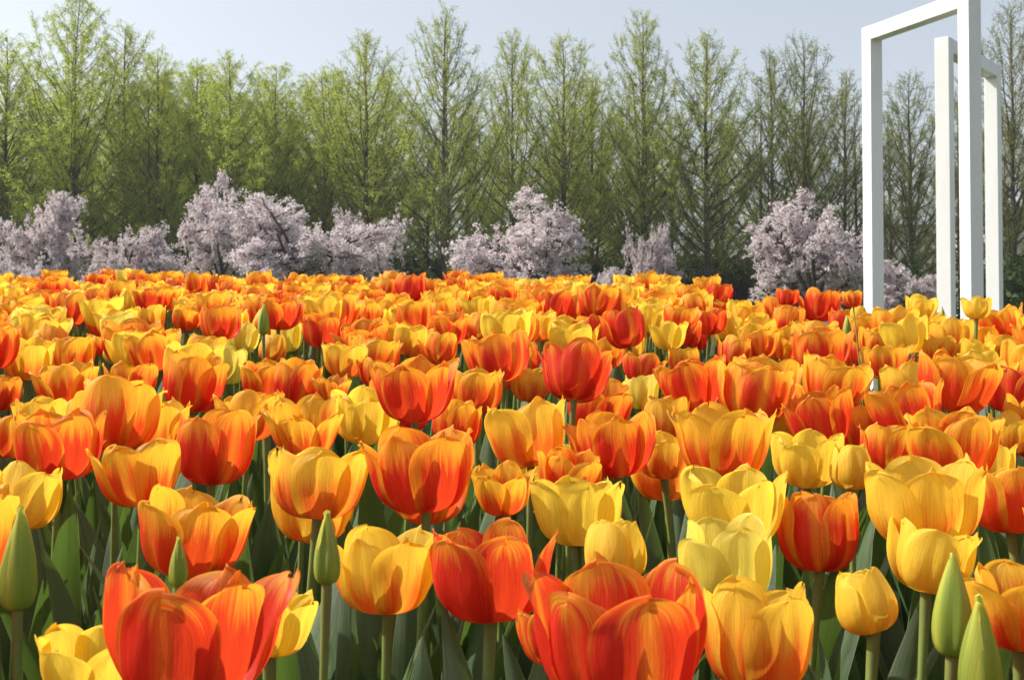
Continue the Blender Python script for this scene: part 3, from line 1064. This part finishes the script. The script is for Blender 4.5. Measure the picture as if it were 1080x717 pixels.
def cherry(seed, height, spread):
    """Spreading cherry in blossom: short trunk, rising limbs, blossom packed along the outer wood."""
    r_ = np.random.default_rng(seed)
    trunk, crown = MB(), MB()

    def limb(o, d, L, rad, lvl):
        n = 5
        p = [np.array(o)]
        d = np.array(d, float)
        for i in range(n):
            d = d + r_.normal(0, 0.16, 3) + np.array([0, 0, 0.02 if lvl < 2 else -0.03])
            d /= np.linalg.norm(d)
            p.append(p[-1] + d * L / n)
        p = np.array(p)
        ps = p * np.array([1, 1, 1.3])
        trunk.tube(ps, rad * 1.3 * np.linspace(1, 0.45, n + 1), 6 if lvl < 2 else 4)
        if lvl >= 1:
            k = int(L * (8 if lvl == 1 else 44 if lvl == 2 else 112))
            f = r_.uniform(0.30 if lvl == 1 else 0.0, 1.04, k)
            idx = np.clip(f * n, 0, n - 1e-6)
            a = idx.astype(int)
            C = ps[a] + (ps[a + 1] - ps[a]) * (idx - a)[:, None]
            nclump = max(2, k // 13)
            cl = r_.normal(0, 0.075 if lvl > 1 else 0.045, (nclump, 3))
            C = C + cl[(f * nclump).astype(int) % nclump] + r_.normal(0, 0.030, (k, 3))
            leaf_quads(crown, C, r_.normal(size=(k, 3)), r_.uniform(0.045, 0.085, k), r_.uniform(0.018, 0.036, k), 0, r_)
        if lvl < 3:
            for j in range((6, 6, 5)[lvl]):
                f = r_.uniform(0.25, 1.0)
                idx = min(f * n, n - 1e-6)
                a = int(idx)
                o2 = p[a] + (p[a + 1] - p[a]) * (idx - a)
                d2 = d * np.array([0.6, 0.6, 0.22]) + r_.normal(0, 0.62, 3) * np.array([1, 1, 0.26]) + np.array([0, 0, 0.08])
                limb(o2, d2 / np.linalg.norm(d2), L * r_.uniform(0.38, 0.62), rad * 0.5, lvl + 1)

    trunk.tube([(0, 0, -0.1), (0.02, 0, height * 0.15), (0.03, 0.02, height * 0.39)], [0.13, 0.10, 0.09], 8)
    for j in range(7):
        az = j * 0.9 + r_.uniform(-0.3, 0.3)
        e = r_.uniform(0.50, 1.30)
        limb((0.03, 0.02, height * r_.uniform(0.16, 0.30)), (math.cos(az) * math.cos(e) * spread, math.sin(az) * math.cos(e) * spread, math.sin(e) * 1.0), height * 0.62, 0.055, 0)
    V = np.concatenate(crown.v)
    top = np.percentile(V[:, 2], 99.5)
    wid = np.percentile(V[:, 0], 99) - np.percentile(V[:, 0], 1)
    print('cherry', seed, top, wid, len(V) // 4)
    return trunk.mesh('trunk', [MAT_CHERRY_BARK]), crown.mesh('crown', [MAT_BLOSSOM], smooth=False), top, wid


CHERRIES = [cherry(s, 3.0, 1.0) for s in (41, 42, 43)]
for i, (px, top, wpx, Y, label) in enumerate([
        (46, 208, 88, 41, 'leftmost cherry tree, its loose white sprays apart from the others'),
        (142, 242, 106, 39, 'low cherry tree in pale blossom between the leftmost and the tall cherry'),
        (238, 190, 104, 44, 'tallest cherry tree, upright sprays left of the broad one'),
        (316, 210, 160, 40, 'broadest cherry tree, dense pink-white mound under the green trees'),
        (376, 226, 76, 45, 'small cherry tree at the right flank of the broadest one'),
        (556, 209, 152, 40, 'cherry tree standing by itself below the twin-stemmed olive tree'),
        (634, 284, 50, 44, 'low scrap of cherry blossom right of the middle cherry, just above the tulips'),
        (690, 240, 50, 47, 'thin sparse cherry tree beneath the spire-shaped tree'),
        (858, 207, 136, 40, 'pink cherry tree in full blossom beside the larger white frame'),
        (952, 276, 70, 46, 'faint cherry tree seen between the white posts'),
        (4, 270, 70, 38, 'low cherry bough at the left edge just above the tulips')]):
    tk, cr, h0, w0 = CHERRIES[i % 3]
    q = at(px, top, Y)
    gz = ground_z(q.x, Y) - 0.05
    kz = (q.z - gz) / h0
    kx = wpx * 1.02 * Y / F / w0
    root = thing('cherry_tree', (q.x, Y, gz), label, 'cherry tree', 'cherry trees in blossom', r_.uniform(-0.4, 0.4) + math.pi * (i % 2))
    root.scale = (kx, kx, kz)
    put('trunk', tk, root)
    put('crown', cr, root)

# low evergreen shrubs at the feet of the trees
def shrub_mb(seed):
    r_ = np.random.default_rng(seed)
    m = MB()
    n = 5200
    a = r_.normal(size=(n, 3))
    a /= np.linalg.norm(a, axis=1, keepdims=True)
    lob = 0.78 + 0.22 * np.sin(a[:, 0] * 5 + seed) * np.sin(a[:, 1] * 6 + 1) + 0.12 * np.sin(a[:, 2] * 11 + a[:, 0] * 9)
    C = a * (lob * r_.uniform(0.55, 1.0, n) ** 0.4)[:, None] * np.array([1.25, 1.0, 0.8]) + np.array([0, 0, 0.62])
    C = C[C[:, 2] > 0]
    n = len(C)
    leaf_quads(m, C, r_.normal(size=(n, 3)) + np.array([0, 0, 0.4]), r_.uniform(0.08, 0.16, n), r_.uniform(0.025, 0.05, n), 0, r_)
    return m


SHRUBS = [shrub_mb(s).mesh('shrub', [MAT_SHRUB], smooth=False) for s in (61, 62)]
for i, (px, top, Y, label) in enumerate([
        (28, 262, 60, 'dark shrub behind the leftmost cherry'), (100, 258, 60, 'dark shrub in the gap before the low cherry'),
        (205, 262, 60, 'dark shrub behind the foot of the tall cherry'), (425, 266, 60, 'green shrub left of the tall dark trunk'),
        (505, 264, 60, 'green shrub right of the tall dark trunk'), (650, 262, 60, 'green shrub between the middle and the thin cherry'),
        (728, 266, 60, 'green shrub right of the thin cherry'), (795, 262, 60, 'green shrub left of the pink cherry'),
        (935, 272, 50, 'dark shrub just right of the larger frame post'), (1076, 270, 44, 'dark clipped shrub at the right edge')]):
    q = at(px, top, Y)
    gz = ground_z(q.x, Y)
    o = put('shrub', SHRUBS[i % 2])
    k = (q.z - gz) / 1.42
    o.location = (q.x, Y, gz)
    o.scale = (k * 1.15, k, k)
    o.rotation_euler = (0, 0, r_.uniform(0, 6.28))
    tag(o, label, 'shrub', 'shrubs under the trees')

# ------------------------------------------------------------------ pale buildings far behind the right-hand trees
MAT_WALL = simple('pale_render', (0.50, 0.48, 0.44), (0.60, 0.58, 0.54), 0.6, 0.9)
MAT_ROOF = simple('grey_roof', (0.16, 0.16, 0.17), (0.24, 0.24, 0.25), 1.0, 0.85)
n = N('dark_glass')
MAT_GLASS = n.surface((0.05, 0.06, 0.07), 0.12, 0.6)


def building(px0, px1, top, Y, label):
    a, b = at(px0, top, Y), at(px1, top, Y)
    gz = ground_z(0, Y) - 0.1
    w, h = b.x - a.x, a.z - gz
    root = thing('building', ((a.x + b.x) / 2, Y + 4, gz), label, 'building', 'pale buildings beyond the trees')
    m = MB()
    m.box((0, 0, h / 2), (w / 2, 0, 0), (0, 4, 0), (0, 0, h / 2))
    m.build('wall', MAT_WALL, root, smooth=False)
    m = MB()
    m.box((0, 0, h + 0.12), (w / 2 + 0.3, 0, 0), (0, 4.3, 0), (0, 0, 0.12))
    m.build('roof', MAT_ROOF, root, smooth=False)
    n = max(2, int(w / 2.2))
    for i in range(n):
        m = MB()
        m.box((0, 0, 0), (0.48, 0, 0), (0, 0.05, 0), (0, 0, 0.62))
        f = m.build('window', MAT_WHITE, root, smooth=False)
        f.location = (-w / 2 + w * (i + 0.5) / n, -4.02, h * 0.60)
        m = MB()
        m.box((0, -0.06, 0), (0.40, 0, 0), (0, 0.012, 0), (0, 0, 0.54))
        m.build('pane', MAT_GLASS, f, smooth=False)


building(925, 1000, 240, 92, 'pale low building glimpsed through the larger white frame')
building(1046, 1130, 226, 84, 'cream building behind the dark shrub at the right edge')

# ------------------------------------------------------------------ the thin spring haze in the air
n = N('thin_haze')
vol = n.node('ShaderNodeVolumePrincipled')
vol.inputs['Color'].default_value = (0.92, 0.95, 1.0, 1)
vol.inputs['Density'].default_value = 0.0005
vol.inputs['Anisotropy'].default_value = 0.2
n.t.links.new(vol.outputs[0], n.out.inputs['Volume'])
m = MB()
m.box((0, 45, 9.5), (160, 0, 0), (0, 112, 0), (0, 0, 10.8))
o = m.build('haze', n.mat, smooth=False)
tag(o, kind='stuff')
